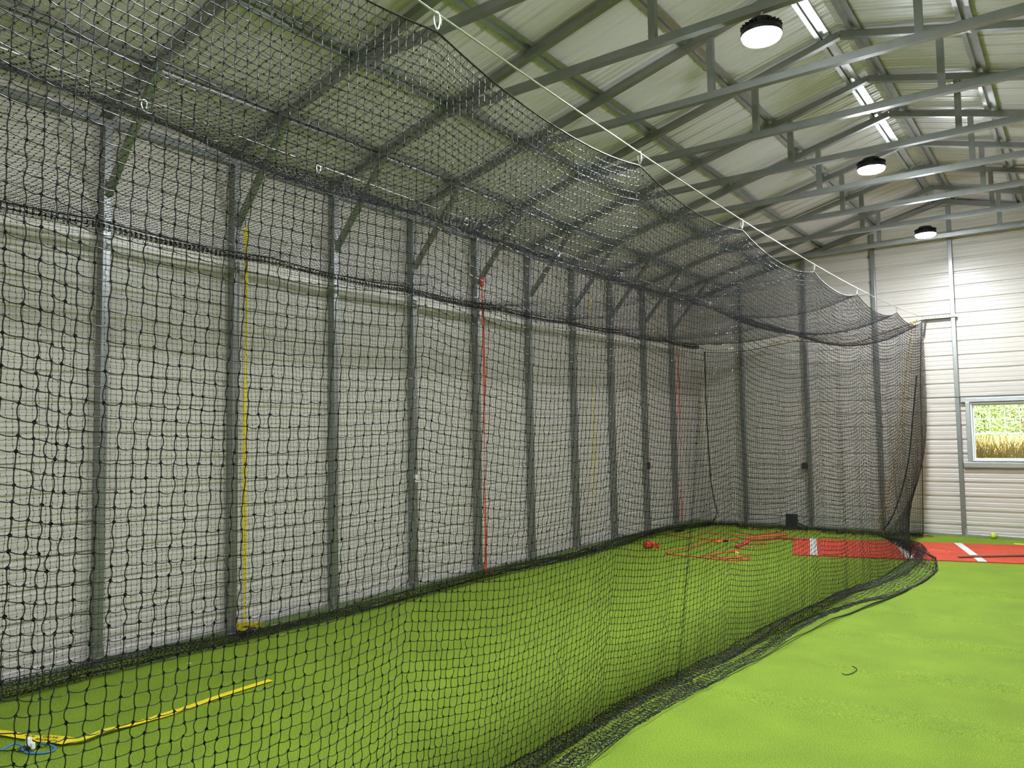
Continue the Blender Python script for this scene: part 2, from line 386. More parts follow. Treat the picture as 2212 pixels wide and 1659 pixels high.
# purlins: hat channels, open side down
def purlin(x, side, label):
    xx = x if not side else W - x; sl = M if not side else -M
    t = [(-.062, 0), (-.024, 0), (-.020, .028), (.020, .028), (.024, 0), (.062, 0)]
    th = .0022; b = MB(); n = len(t)
    for ys in ((YN, YF),):
        V = []
        for yy in ys:
            V += [(a, yy, h + a * sl) for a, h in t] + [(a, yy, h + th + a * sl) for a, h in t]
        F = []
        for i in range(n - 1):
            F += [(i, i + 1, 2 * n + i + 1, 2 * n + i), (n + i, 3 * n + i, 3 * n + i + 1, n + i + 1)]
        F += [(0, 2 * n, 3 * n, n), (n - 1, 2 * n - 1, 4 * n - 1, 3 * n - 1)]
        b.add(V, F)
    o = b.build('roof_purlin', M_GALV); o.location = (xx, 0, roofz(x) + .036)
    tag(o, label, 'purlin', 'roof purlins')
sp = ['topmost, beside the ridge', 'second below the ridge', 'third below the ridge', 'fourth below the ridge', 'lowest, above the eave']
for i, x in enumerate((4.40, 3.50, 2.58, 1.65, .72)):
    purlin(x, 0, 'galvanized hat channel purlin under the left roof slope, ' + sp[i]); purlin(x, 1, 'galvanized hat channel purlin under the right roof slope, ' + sp[i])

# ------------------------------------------------------------------ lamps hanging from the bottom chords
def lathe(b, prof, n=32):
    V = [(r * math.cos(2 * math.pi * j / n), r * math.sin(2 * math.pi * j / n), z) for r, z in prof for j in range(n)]
    F = [(i * n + j, i * n + (j + 1) % n, (i + 1) * n + (j + 1) % n, (i + 1) * n + j) for i in range(len(prof) - 1) for j in range(n)]
    F += [tuple(range(n))[::-1], tuple((len(prof) - 1) * n + j for j in range(n))]
    return b.add(V, F)
def lamp(n, label):
    y = n * S + PW / 2
    t = thing('high_bay_lamp', (4.54, y, 4.50), label, 'lamp', 'round lamps in a row under the ridge')
    lathe(MB(), [(.140, .0), (.142, .02), (.136, .045), (.09, .06), (.085, .11), (.02, .115)]).build('housing', M_LAMPB, t, smooth=False)
    b = MB()
    for j in range(24):
        a = 2 * math.pi * j / 24; b.bar((.09 * math.cos(a), .09 * math.sin(a), .072), (.14 * math.cos(a), .14 * math.sin(a), .056), .004, .03)
    b.build('heat_fins', M_LAMPB, t)
    lathe(MB(), [(.122, -.024), (.127, -.020), (.130, -.001)]).build('lens', M_GLOW, t)
    MB().tube([(0, 0, .11), (0, 0, .15), (.012, 0, .175), (0, 0, .195), (0, 0, .2)], .006, 8).build('hook', M_ZINC, t)
lamp(3, 'glaring round ceiling lamp nearest the camera, largest of the row'); lamp(6, 'glaring round ceiling lamp, middle one of the three in view')
lamp(9, 'glaring round ceiling lamp nearest the far gable wall'); lamp(0, 'round ceiling lamp overhead, just beyond the top of the photo'); lamp(-3, 'round ceiling lamp behind the camera')

# ------------------------------------------------------------------ batting cage net
CELL = .0410
def interp(x, tab): return np.interp(x, [a for a, _ in tab], [c for _, c in tab])
HOOKS_R = [-3.0, -1.35, .49, 2.28, 3.98, 5.95, 7.71, 10.11, 12.3]
HOOKS_M = [-2.6, -1.1, .35, 1.55, 3.1, 4.5, 5.8, 7.05, 8.3, 9.6, 10.9, 12.3]
HOOKS_L = [-2.4, -.6, 1.0, 2.6, 4.3, 6.0, 7.6, 9.2, 10.8, 12.3]
def cab_r(y): return 3.33 + .22 * ((np.asarray(y, float) - 5.3) / 7.1) ** 2
def cab_m(y): return 3.485 + .07 * ((np.asarray(y, float) - 6.5) / 6.0) ** 2
def cab_l(y): return 3.40 + .05 * ((np.asarray(y, float) - 5.8) / 6.5) ** 2
def scallop(y, hooks, dep):
    y = np.asarray(y, float); out = np.zeros_like(y)
    for i, (a, c) in enumerate(zip(hooks, hooks[1:])):
        k = (y >= a) & (y <= c); t = (y[k] - a) / (c - a); out[k] = dep * (c - a) / 1.8 * (1 - np.abs(2 * t - 1) ** 2.2)
    return out
def topz_r(y): return cab_r(y) - .075 - scallop(y, HOOKS_R, .085)
def topz_m(y): return cab_m(y) - .06 - scallop(y, HOOKS_M, .03)
def topz_l(y): return cab_l(y) - .04 - scallop(y, HOOKS_L, .03)
def wav(shape, fx, fy, seed, n=5):
    r = np.random.default_rng(seed); I_, J_ = np.meshgrid(np.arange(shape[0]), np.arange(shape[1]), indexing='ij'); o = np.zeros(shape)
    for _ in range(n): o += np.sin(I_ * fx * r.uniform(.4, 1.6) + J_ * fy * r.uniform(-1.2, 1.2) + r.uniform(0, 6.28)) / n
    return o
def resample(P, step):                                     # P: list of points -> points every step of arc length
    P = np.asarray(P, float); d = np.r_[0, np.cumsum(np.linalg.norm(np.diff(P, axis=0), axis=1))]
    n = int(d[-1] / step); t = np.arange(n + 1) * step
    return np.stack([np.interp(t, d, P[:, k]) for k in range(3)], -1), d[-1]
def net_panel(name, G, parent, r=.0017, segs=2, sides=3, label=None, slack=.0045, jit=.0014, knot=.0042, calm=False):
    """G: (ni, nj, 3) grid of knots"""
    ni, nj, _ = G.shape
    vv = np.broadcast_to(.45 + .9 * np.linspace(0, 1, nj)[None], (ni, nj)) if calm else np.ones((ni, nj))
    G = G + rng.normal(0, jit, G.shape) * vv[..., None]; G[..., 2] = np.maximum(G[..., 2], .004)
    VV = []; QQ = []; base = 0
    for dr in (0, 1):
        A = (G[:-1, :] if dr == 0 else G[:, :-1]).reshape(-1, 3); B = (G[1:, :] if dr == 0 else G[:, 1:]).reshape(-1, 3)
        N = len(A); T = B - A; L = np.linalg.norm(T, axis=1, keepdims=True) + 1e-9; T = T / L
        ref = np.array([.35, .52, .78]); ref /= np.linalg.norm(ref)
        n1 = np.cross(T, ref); n1 /= np.linalg.norm(n1, axis=1, keepdims=True) + 1e-9; n2 = np.cross(T, n1)
        va = (vv[:-1, :] if dr == 0 else vv[:, :-1]).reshape(-1, 1); bow = rng.normal(0, slack * .4, (N, 3))
        if dr == 0: bow[:, 2] -= slack * .8
        else: bow += np.array([0, 1, 0]) * (slack * np.where((np.arange(N) % 2) == 0, .7, -.7))[:, None]
        ks = np.linspace(0, 1, segs + 1)
        bow = bow * va
        pts = A[:, None] * (1 - ks)[None, :, None] + B[:, None] * ks[None, :, None] + bow[:, None] * (4 * ks * (1 - ks))[None, :, None]
        pts[..., 2] = np.maximum(pts[..., 2], .003)
        an = 2 * np.pi * np.arange(sides) / sides
        ring = (np.cos(an)[None, :, None] * n1[:, None] + np.sin(an)[None, :, None] * n2[:, None]) * r
        V = (pts[:, :, None] + ring[:, None]).reshape(-1, 3)
        o = base + np.arange(N)[:, None, None] * ((segs + 1) * sides); k = np.arange(segs)[None, :, None] * sides; j = np.arange(sides)[None, None, :]; j2 = (j + 1) % sides
        Q = np.stack([o + k + j, o + k + j2, o + k + sides + j2, o + k + sides + j], -1).reshape(-1, 4)
        VV.append(V); QQ.append(Q); base += len(V)
    P = G.reshape(-1, 3); N = len(P); d = np.array([[1, .5, 0], [0, .5, 1], [-1, -.5, 0], [0, -.5, -1]], float)
    d = np.array([[0, 0, 1.35], [1, 0, 0], [0, 1.25, 0], [-1, 0, 0], [0, -1.25, 0], [0, 0, -1.35]]) * knot
    d = d[None] * rng.uniform(.75, 1.2, (N, 1, 1))
    V = (P[:, None] + d).reshape(-1, 3); o = base + np.arange(N)[:, None] * 6
    tris = np.array([(0, 1, 2, 2), (0, 2, 3, 3), (0, 3, 4, 4), (0, 4, 1, 1), (5, 2, 1, 1), (5, 3, 2, 2), (5, 4, 3, 3), (5, 1, 4, 4)])
    # octahedron as four quads sharing the poles
    quads = np.array([(0, 1, 5, 2), (0, 3, 5, 4), (0, 2, 5, 3), (0, 4, 5, 1)])
    Q = (o[:, None] + quads[None]).reshape(-1, 4)
    VV.append(V); QQ.append(Q)
    o = np_mesh(name, np.concatenate(VV), np.concatenate(QQ), M_TWINE, parent, m2=M_KNOT_GLINT, n2=len(QQ[-1]))
    if label: o['label'] = label
    return o
net = thing('batting_cage_net', (2.2, 5, 0), 'long black knotted batting cage net hung from three cables over the turf', 'net')
net.location = (0, 0, 0)
Y0, Y1 = -2.6, 12.3
# side panel nearest the camera
IN = [(-3, 3.98), (1.0, 3.93), (1.59, 3.91), (2.2, 3.84), (3.0, 3.82), (3.4, 3.89), (4.3, 4.0), (5.0, 4.03), (5.5, 4.12), (6.6, 4.16), (8.3, 4.27), (9.2, 4.33), (10.2, 4.28), (11.0, 4.08), (12.3, 3.52)]
OUT = [(-3, 4.12), (1.0, 4.09), (1.69, 4.07), (2.44, 4.01), (3.05, 4.05), (4.0, 4.16), (4.9, 4.21), (5.7, 4.30), (6.5, 4.46), (7.3, 4.59), (8.2, 4.68), (9.0, 4.69), (9.9, 4.56), (10.7, 4.36), (11.5, 3.98), (12.3, 3.50)]
SHY = [(-3, 0), (9, 0), (9.9, -.05), (11, -.4), (11.7, -.35), (12.3, -.35)]
FOLDS = [(-.92, .4, .14), (3.25, .38, .18), (6.6, .22, .35)]
def side_grid(x_top, topz, IN, OUT, SHY, folds, gather, rows, seed, wamp):
    yt = np.arange(Y0, Y1, CELL / gather); G = np.zeros((len(yt), rows, 3)); W1 = wav((len(yt), rows), .05, .03, seed); W2 = wav((len(yt), rows), .19, .05, seed + 1); W3 = wav((len(yt), rows), .6, .03, seed + 2)
    def sm(a, k=25): return np.convolve(np.pad(a, k, mode='reflect', reflect_type='odd'), np.hanning(2 * k + 1) / np.hanning(2 * k + 1).sum(), 'valid')
    xi = sm(interp(yt, IN)); xo = sm(interp(yt, OUT)); sh = sm(interp(yt, SHY)); zt = topz(yt)
    for i, y in enumerate(yt):
        ex = 1.25 + (3.2 * min(1, max(0, (y - 9) / 2.2)) if x_top > 1 else 0)
        zt_i = zt[i]; P = []
        for v in np.linspace(0, 1, 60):
            x = x_top + (xi[i] - x_top) * (v ** ex); P.append((x, y + sh[i] * v ** ex, zt_i * (1 - v) + .02 * v))
        w_ = xo[i] - xi[i]; y_ = y + sh[i]
        hang = np.linalg.norm(np.diff(np.array(P), axis=0), axis=1).sum(); need = (rows - 1) * CELL * 1.0005 - hang
        v = np.linspace(0, 1, 61)[1:]; nfold = folds + .3 * math.sin(y * .5)
        def ground(A):
            bell = np.sin(np.pi * v) ** .5
            return np.stack([xi[i] + w_ * v + .5 * A * np.sin(v * nfold * 6.28 + .8 * math.sin(y * 1.1)) * bell, y_ + .02 * np.sin(v * 9 + y * 5), .012 + A * (.5 + .3 * math.sin(y * 1.3 + 1)) * np.abs(np.sin(v * nfold * 3.14 + .5 * math.sin(y * 1.3))) * (1 - .7 * v)], -1)
        lo, hi = 0., .5
        for _ in range(11):
            A = (lo + hi) / 2; L = np.linalg.norm(np.diff(ground(A), axis=0), axis=1).sum()
            if L > need: hi = A
            else: lo = A
        P += [tuple(p) for p in ground(A)]
        rp, L = resample(P, CELL)
        while len(rp) < rows: rp = np.concatenate([rp, rp[-1:] + rng.normal(0, .004, (1, 3))])
        G[i] = rp[:rows]
    v = np.linspace(0, 1, rows)[None]
    env = np.sin(np.pi * np.clip(v / .86, 0, 1)) ** .7
    for y0, am, wd in FOLDS if x_top > 1 else ():          # gathered vertical folds
        d = G[..., 1] - y0; e = am * np.exp(-(d / wd) ** 2) * np.clip(v * 2.2, 0, 1); G[..., 1] -= d * e; G[..., 0] += .05 * e * np.cos(d / wd * 3)
    G[..., 0] += wamp * env * W1 * (.4 + v) + wamp * .35 * env * v * W2
    G[..., 1] += .014 * v ** 1.3 * W2 + .012 * v ** 2 * W3 + .01 * env * wav((len(yt), rows), .12, .2, seed + 5)
    G[..., 0] += .02 * v ** 3 * W3
    G[..., 2] += .012 * env * wav((len(yt), rows), .22, .06, seed + 7)
    return G
GS = side_grid(4.2, topz_r, IN, OUT, SHY, 1.6, 1.0, 98, 3, .035)
net_panel('side_panel', GS, net, segs=3, sides=4, r=.00155, knot=.0047, label='near side of the net', calm=True)
IL = [(-3, .40), (2, .40), (5, .46), (8, .42), (12.3, .52)]
OL = [(-3, .60), (.4, .56), (1.0, .45), (2.2, .42), (3.4, .43), (5.2, .62), (6.2, .55), (7.6, .50), (9.8, .46), (11, .56), (12.3, .72)]
GL = side_grid(.30, topz_l, IL, OL, [(-3, 0), (13, 0)], 2.6, 1.0, 108, 23, .025)
# far rows pile against the wall base
GL[:, 84:, 0] -= np.linspace(0, .16, GL.shape[1] - 84)[None] * (1 + .3 * wav((GL.shape[0], GL.shape[1] - 84), .3, .5, 77))
GL[..., 0] = np.maximum(GL[..., 0], .12)
net_panel('wall_side_panel', GL, net, segs=2, sides=3, r=.0014)
# roof
yt = np.arange(Y0, Y1, CELL)
def roof_row(y):
    zr, zm, zl = topz_r(np.array([y]))[0], topz_m(np.array([y]))[0], topz_l(np.array([y]))[0]
    P = []
    wob = .02 * math.sin(y * 1.7) + .03 * math.sin(y * .6 + 1)
    s1 = .25 + wob; s2 = .075 + .02 * math.sin(y * 1.1 + 2) + .008 * math.sin(y * 2.9)
    for v in np.linspace(0, 1, 40): P.append((4.2 - 2.0 * v, y, zr * (1 - v) + zm * v - s1 * 4 * v * (1 - v)))
    for v in np.linspace(0, 1, 40)[1:]: P.append((2.2 - 1.9 * v, y, zm * (1 - v) + zl * v - s2 * 4 * v * (1 - v)))
    e = P[-1]
    for k in range(1, 61):                              # spare net bunched under the left cable
        a = k * .62 + .8 * math.sin(y * 1.3); rr = .018 + .006 * math.sin(y * 2.3 + k * .11) + .012 * max(0, math.sin(y * .9 - 3.6)) ** 4
        P.append((e[0] + .05 + rr * math.cos(a), y, e[2] - .03 + rr * 1.1 * math.sin(a) - .0006 * k))
    return P
rows = []
for y in yt: rows.append(resample(roof_row(y), CELL)[0])
nr = 128
GR = np.zeros((len(yt), nr, 3))
for i, rp in enumerate(rows):
    t = np.linspace(0, len(rp) - 1, nr); GR[i] = np.stack([np.interp(t, np.arange(len(rp)), rp[:, k]) for k in range(3)], -1)
env = (np.sin(np.clip(np.linspace(0, np.pi * nr / 97, nr), 0, np.pi)))[None]
GR[..., 2] += .03 * env * wav((len(yt), nr), .09, .12, 41); GR[..., 1] += .02 * env * wav((len(yt), nr), .07, .09, 43)
net_panel('roof_panel', GR, net, segs=2, sides=3, r=.0014, knot=.0042)
# end panel
TE = [(.45, 3.25), (.9, 3.20), (1.35, 3.22), (2.17, 3.32), (2.65, 3.25), (3.18, 3.20), (3.5, 3.30), (3.9, 3.41), (4.2, 3.5)]
xt = np.linspace(.45, 4.2, int(3.75 / CELL * 1.22)); rowsE = 98; GE = np.zeros((len(xt), rowsE, 3))
for i, x in enumerate(xt):
    z = interp(x, TE); P = [(x + (4.06 - 4.2) * v * (x / 4.2) + .1 * v * (1 - x / 4.2), 12.3 - .08 * v, z * (1 - v) + .02 * v) for v in np.linspace(0, 1, 30)]
    x2 = P[-1][0]; yo = 11.98 + .1 * math.sin(x * 3.3) + .06 * math.sin(x * 8)
    P += [(x2, 12.22 + (yo - 12.22) * v, .02 + .05 * abs(math.sin(v * 8 + x * 4))) for v in np.linspace(0, 1, 24)[1:]]
    rp, L = resample(P, CELL)
    if len(rp) < rowsE:
        e = rowsE - len(rp); q = np.arange(e); h = rp[-1]
        rp = np.concatenate([rp, np.stack([h[0] + .01 * np.sin(q * 1.7), h[1] + np.abs((q * .02) % .16 - .08), .01 + .05 * np.abs(np.sin(q * 1.2 + x * 5))], -1)])
    GE[i] = rp[:rowsE]
v = np.linspace(0, 1, rowsE)[None]
GE[..., 1] += (.045 * np.sin(xt * 19 + 2 * np.sin(xt * 2))[:, None] + .025 * np.sin(xt * 47)[:, None]) * (.25 + v) * np.clip(v * 8, 0, 1) + .03 * wav((len(xt), rowsE), .08, .05, 61)
GE[..., 1] = np.minimum(GE[..., 1], YF - .12)
net_panel('end_panel', GE, net, segs=2, sides=3, r=.0017)
# border ropes of the net
b = MB(); yy = [y for y in np.arange(Y0, Y1 + .01, .05)]
b.tube([(4.2, y, float(topz_r(np.array([y]))[0])) for y in yy], .0042, 6)
b.tube([tuple(GS[i, 0]) for i in range(0, 2)], .003, 4)
b.build('border_rope', M_TWINE, net, smooth=True)['label'] = 'black edge rope along the top of the near side'
b = MB(); hem = [Vector(GS[i, 88]) for i in range(0, GS.shape[0], 2)]
hem = [Vector((float(interp(y, OUT)) + .01, float(y + interp(y, SHY)), .014 + .006 * math.sin(y * 7))) for y in np.arange(Y0, 12.3, .06)]
b.tube(hem, [.0035 + .0105 * min(1, max(0, (h.y - 5.0) / 3)) for h in hem], 7).build('hem_rope', M_TWINE, net, smooth=True)
b = MB(); b.tube([(.30, y, float(topz_l(np.array([y]))[0])) for y in yy], .007, 6).build('border_rope', M_TWINE, net, smooth=True)
b = MB(); b.tube([(.47, 12.3, 3.26), (.47, 12.28, 2.4), (.50, 12.27, 1.4), (.53, 12.26, .8), (.60, 12.22, .45), (.66, 12.2, .22), (.6, 12.1, .05)], .012, 7).build('corner_rope', M_TWINE, net, smooth=True)
b = MB(); b.tube([(4.18, 12.3, 3.5), (4.13, 12.28, 2.5), (4.1, 12.26, 1.3), (4.07, 12.22, .05)], .006, 6).build('corner_rope', M_TWINE, net, smooth=True)
b = MB(); b.tube(smoothpts([(4.08, 12.25, 2.6), (4.02, 12.2, 2.05), (3.91, 12.15, 1.18), (3.71, 12.1, .46), (3.52, 12.05, .10), (3.45, 11.98, .03)]), .011, 7).build('gathered_cord', M_TWINE, net, smooth=True)
b = MB(); b.tube([tuple(GE[i, 0]) for i in range(0, len(xt), 2)], .006, 6).build('border_rope', M_TWINE, net, smooth=True)

# cables and their hooks
def cable(x, fz, label, r=.004):
    pts = [(x, y, float(fz(y))) for y in np.linspace(YN + .02, YF - .02, 60)]
    o = MB().tube(pts, r, 6).build('steel_cable', M_CABLE, smooth=True); tag(o, label, 'cable', 'cables carrying the net')
cable(4.2, cab_r, 'taut steel cable holding the right top edge of the cage net', .0045)
cable(2.2, cab_m, 'steel cable running over the middle of the net roof', .0035)
cable(.30, cab_l, 'steel cable beside the left wall posts carrying the net', .0035)
def carabiner(x, y, z, label, grp, L=.075):
    t = thing('carabiner', (x, y, z), label, 'carabiner', grp)
    lp = []; n = 18
    for k in range(n):
        a = 2 * math.pi * k / n; rr = .013 + .004 * math.cos(a); lp.append((.35 * rr * math.sin(a), rr * math.sin(a), L / 2 * math.cos(a)))
    lp = [(a, c, d - L / 2 + .008) for a, c, d in lp]
    MB().tube(lp, .0036, 6, closed=True).build('body', M_ZINC, t, smooth=True)
    MB().tube([(.006, .0145, -.012), (.007, .0155, -L + .03)], .0028, 6).build('gate', M_ZINC, t, smooth=True)
vis = {.49: 'silver carabiner on the right cable, large at the top of the photo', 2.28: 'silver carabiner on the right cable, second in view from the camera', 3.98: 'silver carabiner on the right cable, third in view from the camera',
       5.95: 'silver carabiner on the right cable, fourth in view from the camera', 7.71: 'silver carabiner on the right cable, fifth in view from the camera', 10.11: 'silver carabiner on the right cable, nearest the far wall bracket'}
for y in HOOKS_R[1:-1]: carabiner(4.2, y, float(cab_r(y)), vis.get(y, 'silver carabiner on the right cable, just above the top of the photo'), 'carabiners on the right cable')
for i, y in enumerate(HOOKS_M[2:-1]): carabiner(2.2, y, float(cab_m(y)), 'silver carabiner over the net roof on the middle cable, %s from the camera' % ORD[i + 1], 'carabiners on the middle cable', .06)

# slotted bracket on the far column that takes the right cable
t = thing('slotted_bracket', (4.15, YF - .12, 3.545), 'slotted steel angle bracket reaching from the far column to the net corner', 'bracket')
MB().box((0, 0, 0), (.50, .003, .045)).box((0, 0, .042), (.50, .04, .045)).build('angle', M_GALV, t)
b = MB()
for k in range(9): b.box((.03 + k * .052, .008, .0452), (.055 + k * .052, .03, .0462)); 
for k in range(9): b.box((.03 + k * .052, -.001, .015), (.055 + k * .052, .0, .028))
b.build('slots', M_BLACK, t)
MB().bar((.05, .045, .02), (.0, .10, -.28), .012, .03).build('brace', M_STEEL, t)

# yellow and black ropes laced in the end net
def rope(pts, label, r=.0065):
    pts = [(x, y - .10 if z > .15 else y - .03, z) for x, y, z in pts]
    o = MB().tube(smoothpts(pts, 8), r, 6).build('lacing_rope', M_ROPE, smooth=True); tag(o, label, 'rope', 'yellow and black ropes on the end net')
ef = lambda x: 12.24
rope([(4.16, 12.25, 3.49), (3.83, 12.2, 3.37), (3.55, 12.2, 3.31), (3.3, 12.22, 3.22), (3.0, 12.2, 3.20), (2.6, 12.2, 3.26), (2.1, 12.2, 3.32), (1.75, 12.2, 3.28)], 'yellow and black rope laced along the top edge of the end net')
rope([(4.10, 12.16, 3.46), (4.0, 12.14, 2.9), (3.92, 12.1, 2.31), (3.85, 12.1, 1.8), (3.74, 12.08, 1.18), (3.59, 12.05, .57), (3.49, 12.0, .28), (3.53, 11.95, .10), (3.56, 11.9, .02)], 'yellow and black rope hanging down the end net, left of the close pair')
rope([(4.13, 12.18, 3.44), (4.05, 12.16, 2.9), (3.98, 12.12, 2.3), (3.90, 12.12, 1.8), (3.80, 12.1, 1.25), (3.70, 12.08, .8), (3.62, 12.05, .5), (3.5, 12.0, .2)], 'yellow and black rope hanging down the end net, right of the close pair', .0035)
rope([(.42, 12.2, 2.3), (.44, 12.2, 1.98), (.50, 12.2, 1.5), (.56, 12.18, 1.15), (.60, 12.17, .63), (.70, 12.12, .28), (.74, 12.05, .12), (.78, 11.98, .04), (.92, 12.05, .02), (1.0, 11.95, .06), (1.12, 11.9, .02), (1.2, 11.93, .015), (1.32, 11.95, .02)], 'yellow and black rope falling down the far left corner of the net', .004)
rope([(1.12, 12.1, .05), (1.09, 12.16, .10), (1.12, 12.2, .06), (1.16, 12.1, .02), (1.35, 11.95, .015), (1.66, 11.90, .015), (1.68, 11.98, .015), (1.87, 11.82, .012), (2.04, 11.9, .012), (2.32, 12.0, .02), (2.55, 11.82, .012), (2.66, 11.84, .012), (2.83, 12.0, .02), (2.9, 12.02, .03), (3.01, 11.9, .012), (3.15, 11.8, .012), (3.2, 11.86, .012)], 'yellow and black rope curling on the turf along the foot of the end net')

# straps hanging by the left wall
def strap(y, ztop, zbot, x, m, wd, label, pts=None, ratchet=True, hook=True):
    t = thing('tie_down_strap', (x, y, 0), label, 'strap', 'straps hanging along the left wall')
    b = MB(); n = 24; V = []
    P = []
    for k in range(n + 1):
        v = k / n; P.append((.012 * math.sin(v * 5), .03 * v + .008 * math.sin(v * 9), ztop + (zbot - ztop) * v))
    F = []
    for k, p in enumerate(P):
        tw = .5 * math.sin(k * .35 + y); h = Vector((math.sin(tw), math.cos(tw), 0)) * wd / 2; q = Vector((h.y, -h.x, 0)).normalized() * .0012; p = Vector(p)
        V += [p - h - q, p + h - q, p + h + q, p - h + q]
    for i in range(n):
        for j in range(4): F.append((i * 4 + j, i * 4 + (j + 1) % 4, i * 4 + 4 + (j + 1) % 4, i * 4 + 4 + j))
    b.add(V, F); b.build('webbing', m, t)
    if hook: MB().tube([(0, 0, ztop + .0), (0, .0, ztop + .06), (-.03, 0, ztop + .09), (-.06, 0, ztop + .07), (-.06, 0, ztop + .04)], .004, 6).build('hook', M_BLACK, t, smooth=True)
    if ratchet:
        b = MB().box((-.035, -.01, .012), (.035, .10, .02)).box((-.035, -.01, .012), (-.028, .10, .06)).box((.028, -.01, .012), (.035, .10, .06)).tube([(-.04, .02, .04), (.04, .02, .04)], .012, 8).tube([(-.04, .085, .05), (.04, .085, .05)], .006, 8)
        b.box((-.03, .06, .055), (.03, .16, .062)); b.build('ratchet', M_BLACK, t, bevel=.002)
    return t
t = strap(2.40, 3.64, .10, .175, M_YEL, .034, 'long yellow ratchet strap hanging beside a left wall post')
b = MB()
for k in range(5):
    a = k * 1.1; pts = [(.07 + .06 * math.cos(a + s * .5) + .01 * k, .02 + (.08 + .02 * k) * math.sin(a + s * .5), .03 + .022 * k + .015 * math.sin(s)) for s in range(6)]
    b.ribbon(pts, [(.006, .004, .012)] * 10)
b.build('coiled_tail', M_YEL, t)
MB().ball((.05, .03, .035), .05, (1.1, 1.7, .6), 14, 8, .35).build('strap_bundle', M_BLACK, t)
b = MB().ribbon([(.06, .0, .03), (.1, -.05, .05), (.12, -.16, .03), (.14, -.22, .02)], [(.012, 0, .004)] * 4); b.build('loose_end', M_BLACK, t)
MB().box((.02, .03, .07), (.05, .06, .09)).build('release_tab', M_RED, t)
t = strap(5.86, 3.58, .05, .17, M_RED, .03, 'long red strap hanging from the knee brace to the turf', ratchet=False)
MB().box((-.02, -.025, 3.60), (.02, .015, 3.72)).build('red_loop', M_RED, t)
MB().ribbon(smoothpts([(.0, .03, .05), (.03, .0, .03), (.06, .05, .012), (.09, .02, .006)], 3), [(.01, .012, 0)] * 10).build('loose_end', M_RED, t)
strap(8.57, 3.84, .30, .17, M_YEL, .022, 'thin yellow strap hanging near the seventh wall post', ratchet=False)
strap(11.72, 3.52, .08, .17, M_RED, .026, 'red strap hanging near the far left corner', ratchet=False)

# small boxes on posts
def obox(loc, sz, m, label):
    t = thing('outlet_box', loc, label, 'outlet'); a, c, d = sz
    MB().box((0, 0, 0), (a, c, d)).build('housing', m, t, bevel=.004); MB().box((a, c * .15, d * .1), (a + .004, c * .85, d * .9)).build('cover_plate', M_WHITE if m is M_WHITE else M_BLACK, t)
obox((PD + .001, 4 * S - .01, 1.20), (.03, .05, .09), M_WHITE, 'small white outlet box on a left wall post, fourth post in view')
obox((PD + .001, 9 * S - .03, 1.10), (.04, .05, .12), M_BLACK, 'small black box on a left wall post near the far corner')
obox((B0 + BS - .10, YF - .10, 1.05), (.095, .045, .10), M_BLACK, 'dark outlet box beside the far wall post behind the end net')

# ------------------------------------------------------------------ batting mat
mt = thing('batting_mat', (2.87, 9.33, 0), 'long red turf mat with white crosswise lines lying partly under the net', 'mat', rz=math.atan2(.269, .963))
MB().box((0, 0, .001), (3.9, 1.80, .013)).build('red_turf', M_REDTURF, mt, bevel=.003)
for u0, u1 in ((.235, .33), (1.43, 1.53), (2.26, 2.36), (3.5, 3.6)): MB().box((u0, .004, .0125), (u1, 1.796, .0145)).build('white_line', M_WLINE, mt)
b = MB()
for k in range(70):
    u = 1.86 + rnd.gauss(0, .13); v_ = .95 + rnd.gauss(0, .06) - (u - 1.86) * .3
    b.box((u, v_, .0128), (u + rnd.uniform(.01, .05), v_ + rnd.uniform(.004, .012), .0137))
b.build('worn_patch', mat('pink_worn_turf', (.78, .28, .22), .8), mt)['label'] = 'pale pink worn patch'
# wooden stick lying on the mat
st = MB().tube([(4.80, 10.12, .032), (4.84, 10.15, .032), (5.5, 10.68, .032), (6.0, 11.08, .032)], [.014, .017, .016, .012], 10).build('wooden_stick', M_WOOD, smooth=True)
tag(st, 'thin brown wooden stick lying across the red mat at the right', 'stick')
# yellow sheet at the mat's far edge
tag(MB().box((5.30, 12.02, .002), (6.0, 12.12, .006)).build('yellow_strip', mat('lime_yellow_strip', (.75, .85, .10), .6)), 'flat lime yellow strip on the turf behind the red mat', 'strip')

o = MB().tube([(x, YF - .088, 2.236 + .006 * math.sin(x * 2.1)) for x in np.linspace(4.2, 9.0, 30)], .005, 6).build('wire', M_BLACK, smooth=True); tag(o, 'thin black wire running along the far wall just above the window', 'wire')
# balls
def ball(x, y, r, label, sc=(1, 1, 1), m=M_LIME):
    t = thing('softball', (x, y, r * sc[2]), label, 'ball', 'practice balls'); MB().ball((0, 0, 0), r, sc, 20, 14).build('cover', m, t, smooth=True)
    pts = [(r * 1.005 * sc[0] * math.cos(a) * math.cos(.5 * math.sin(2 * a)), r * 1.005 * sc[1] * math.sin(a) * math.cos(.5 * math.sin(2 * a)), r * 1.005 * sc[2] * math.sin(.5 * math.sin(2 * a))) for a in np.linspace(0, 2 * math.pi, 30)[:-1]]
    MB().tube(pts, .0016, 4, closed=True).build('seam', M_RED, t)
ball(5.0, 12.60, .046, 'yellow green softball against the foot of the far wall')
ball(2.28, 8.78, .04, 'yellow ball lying among the tangled orange cord')

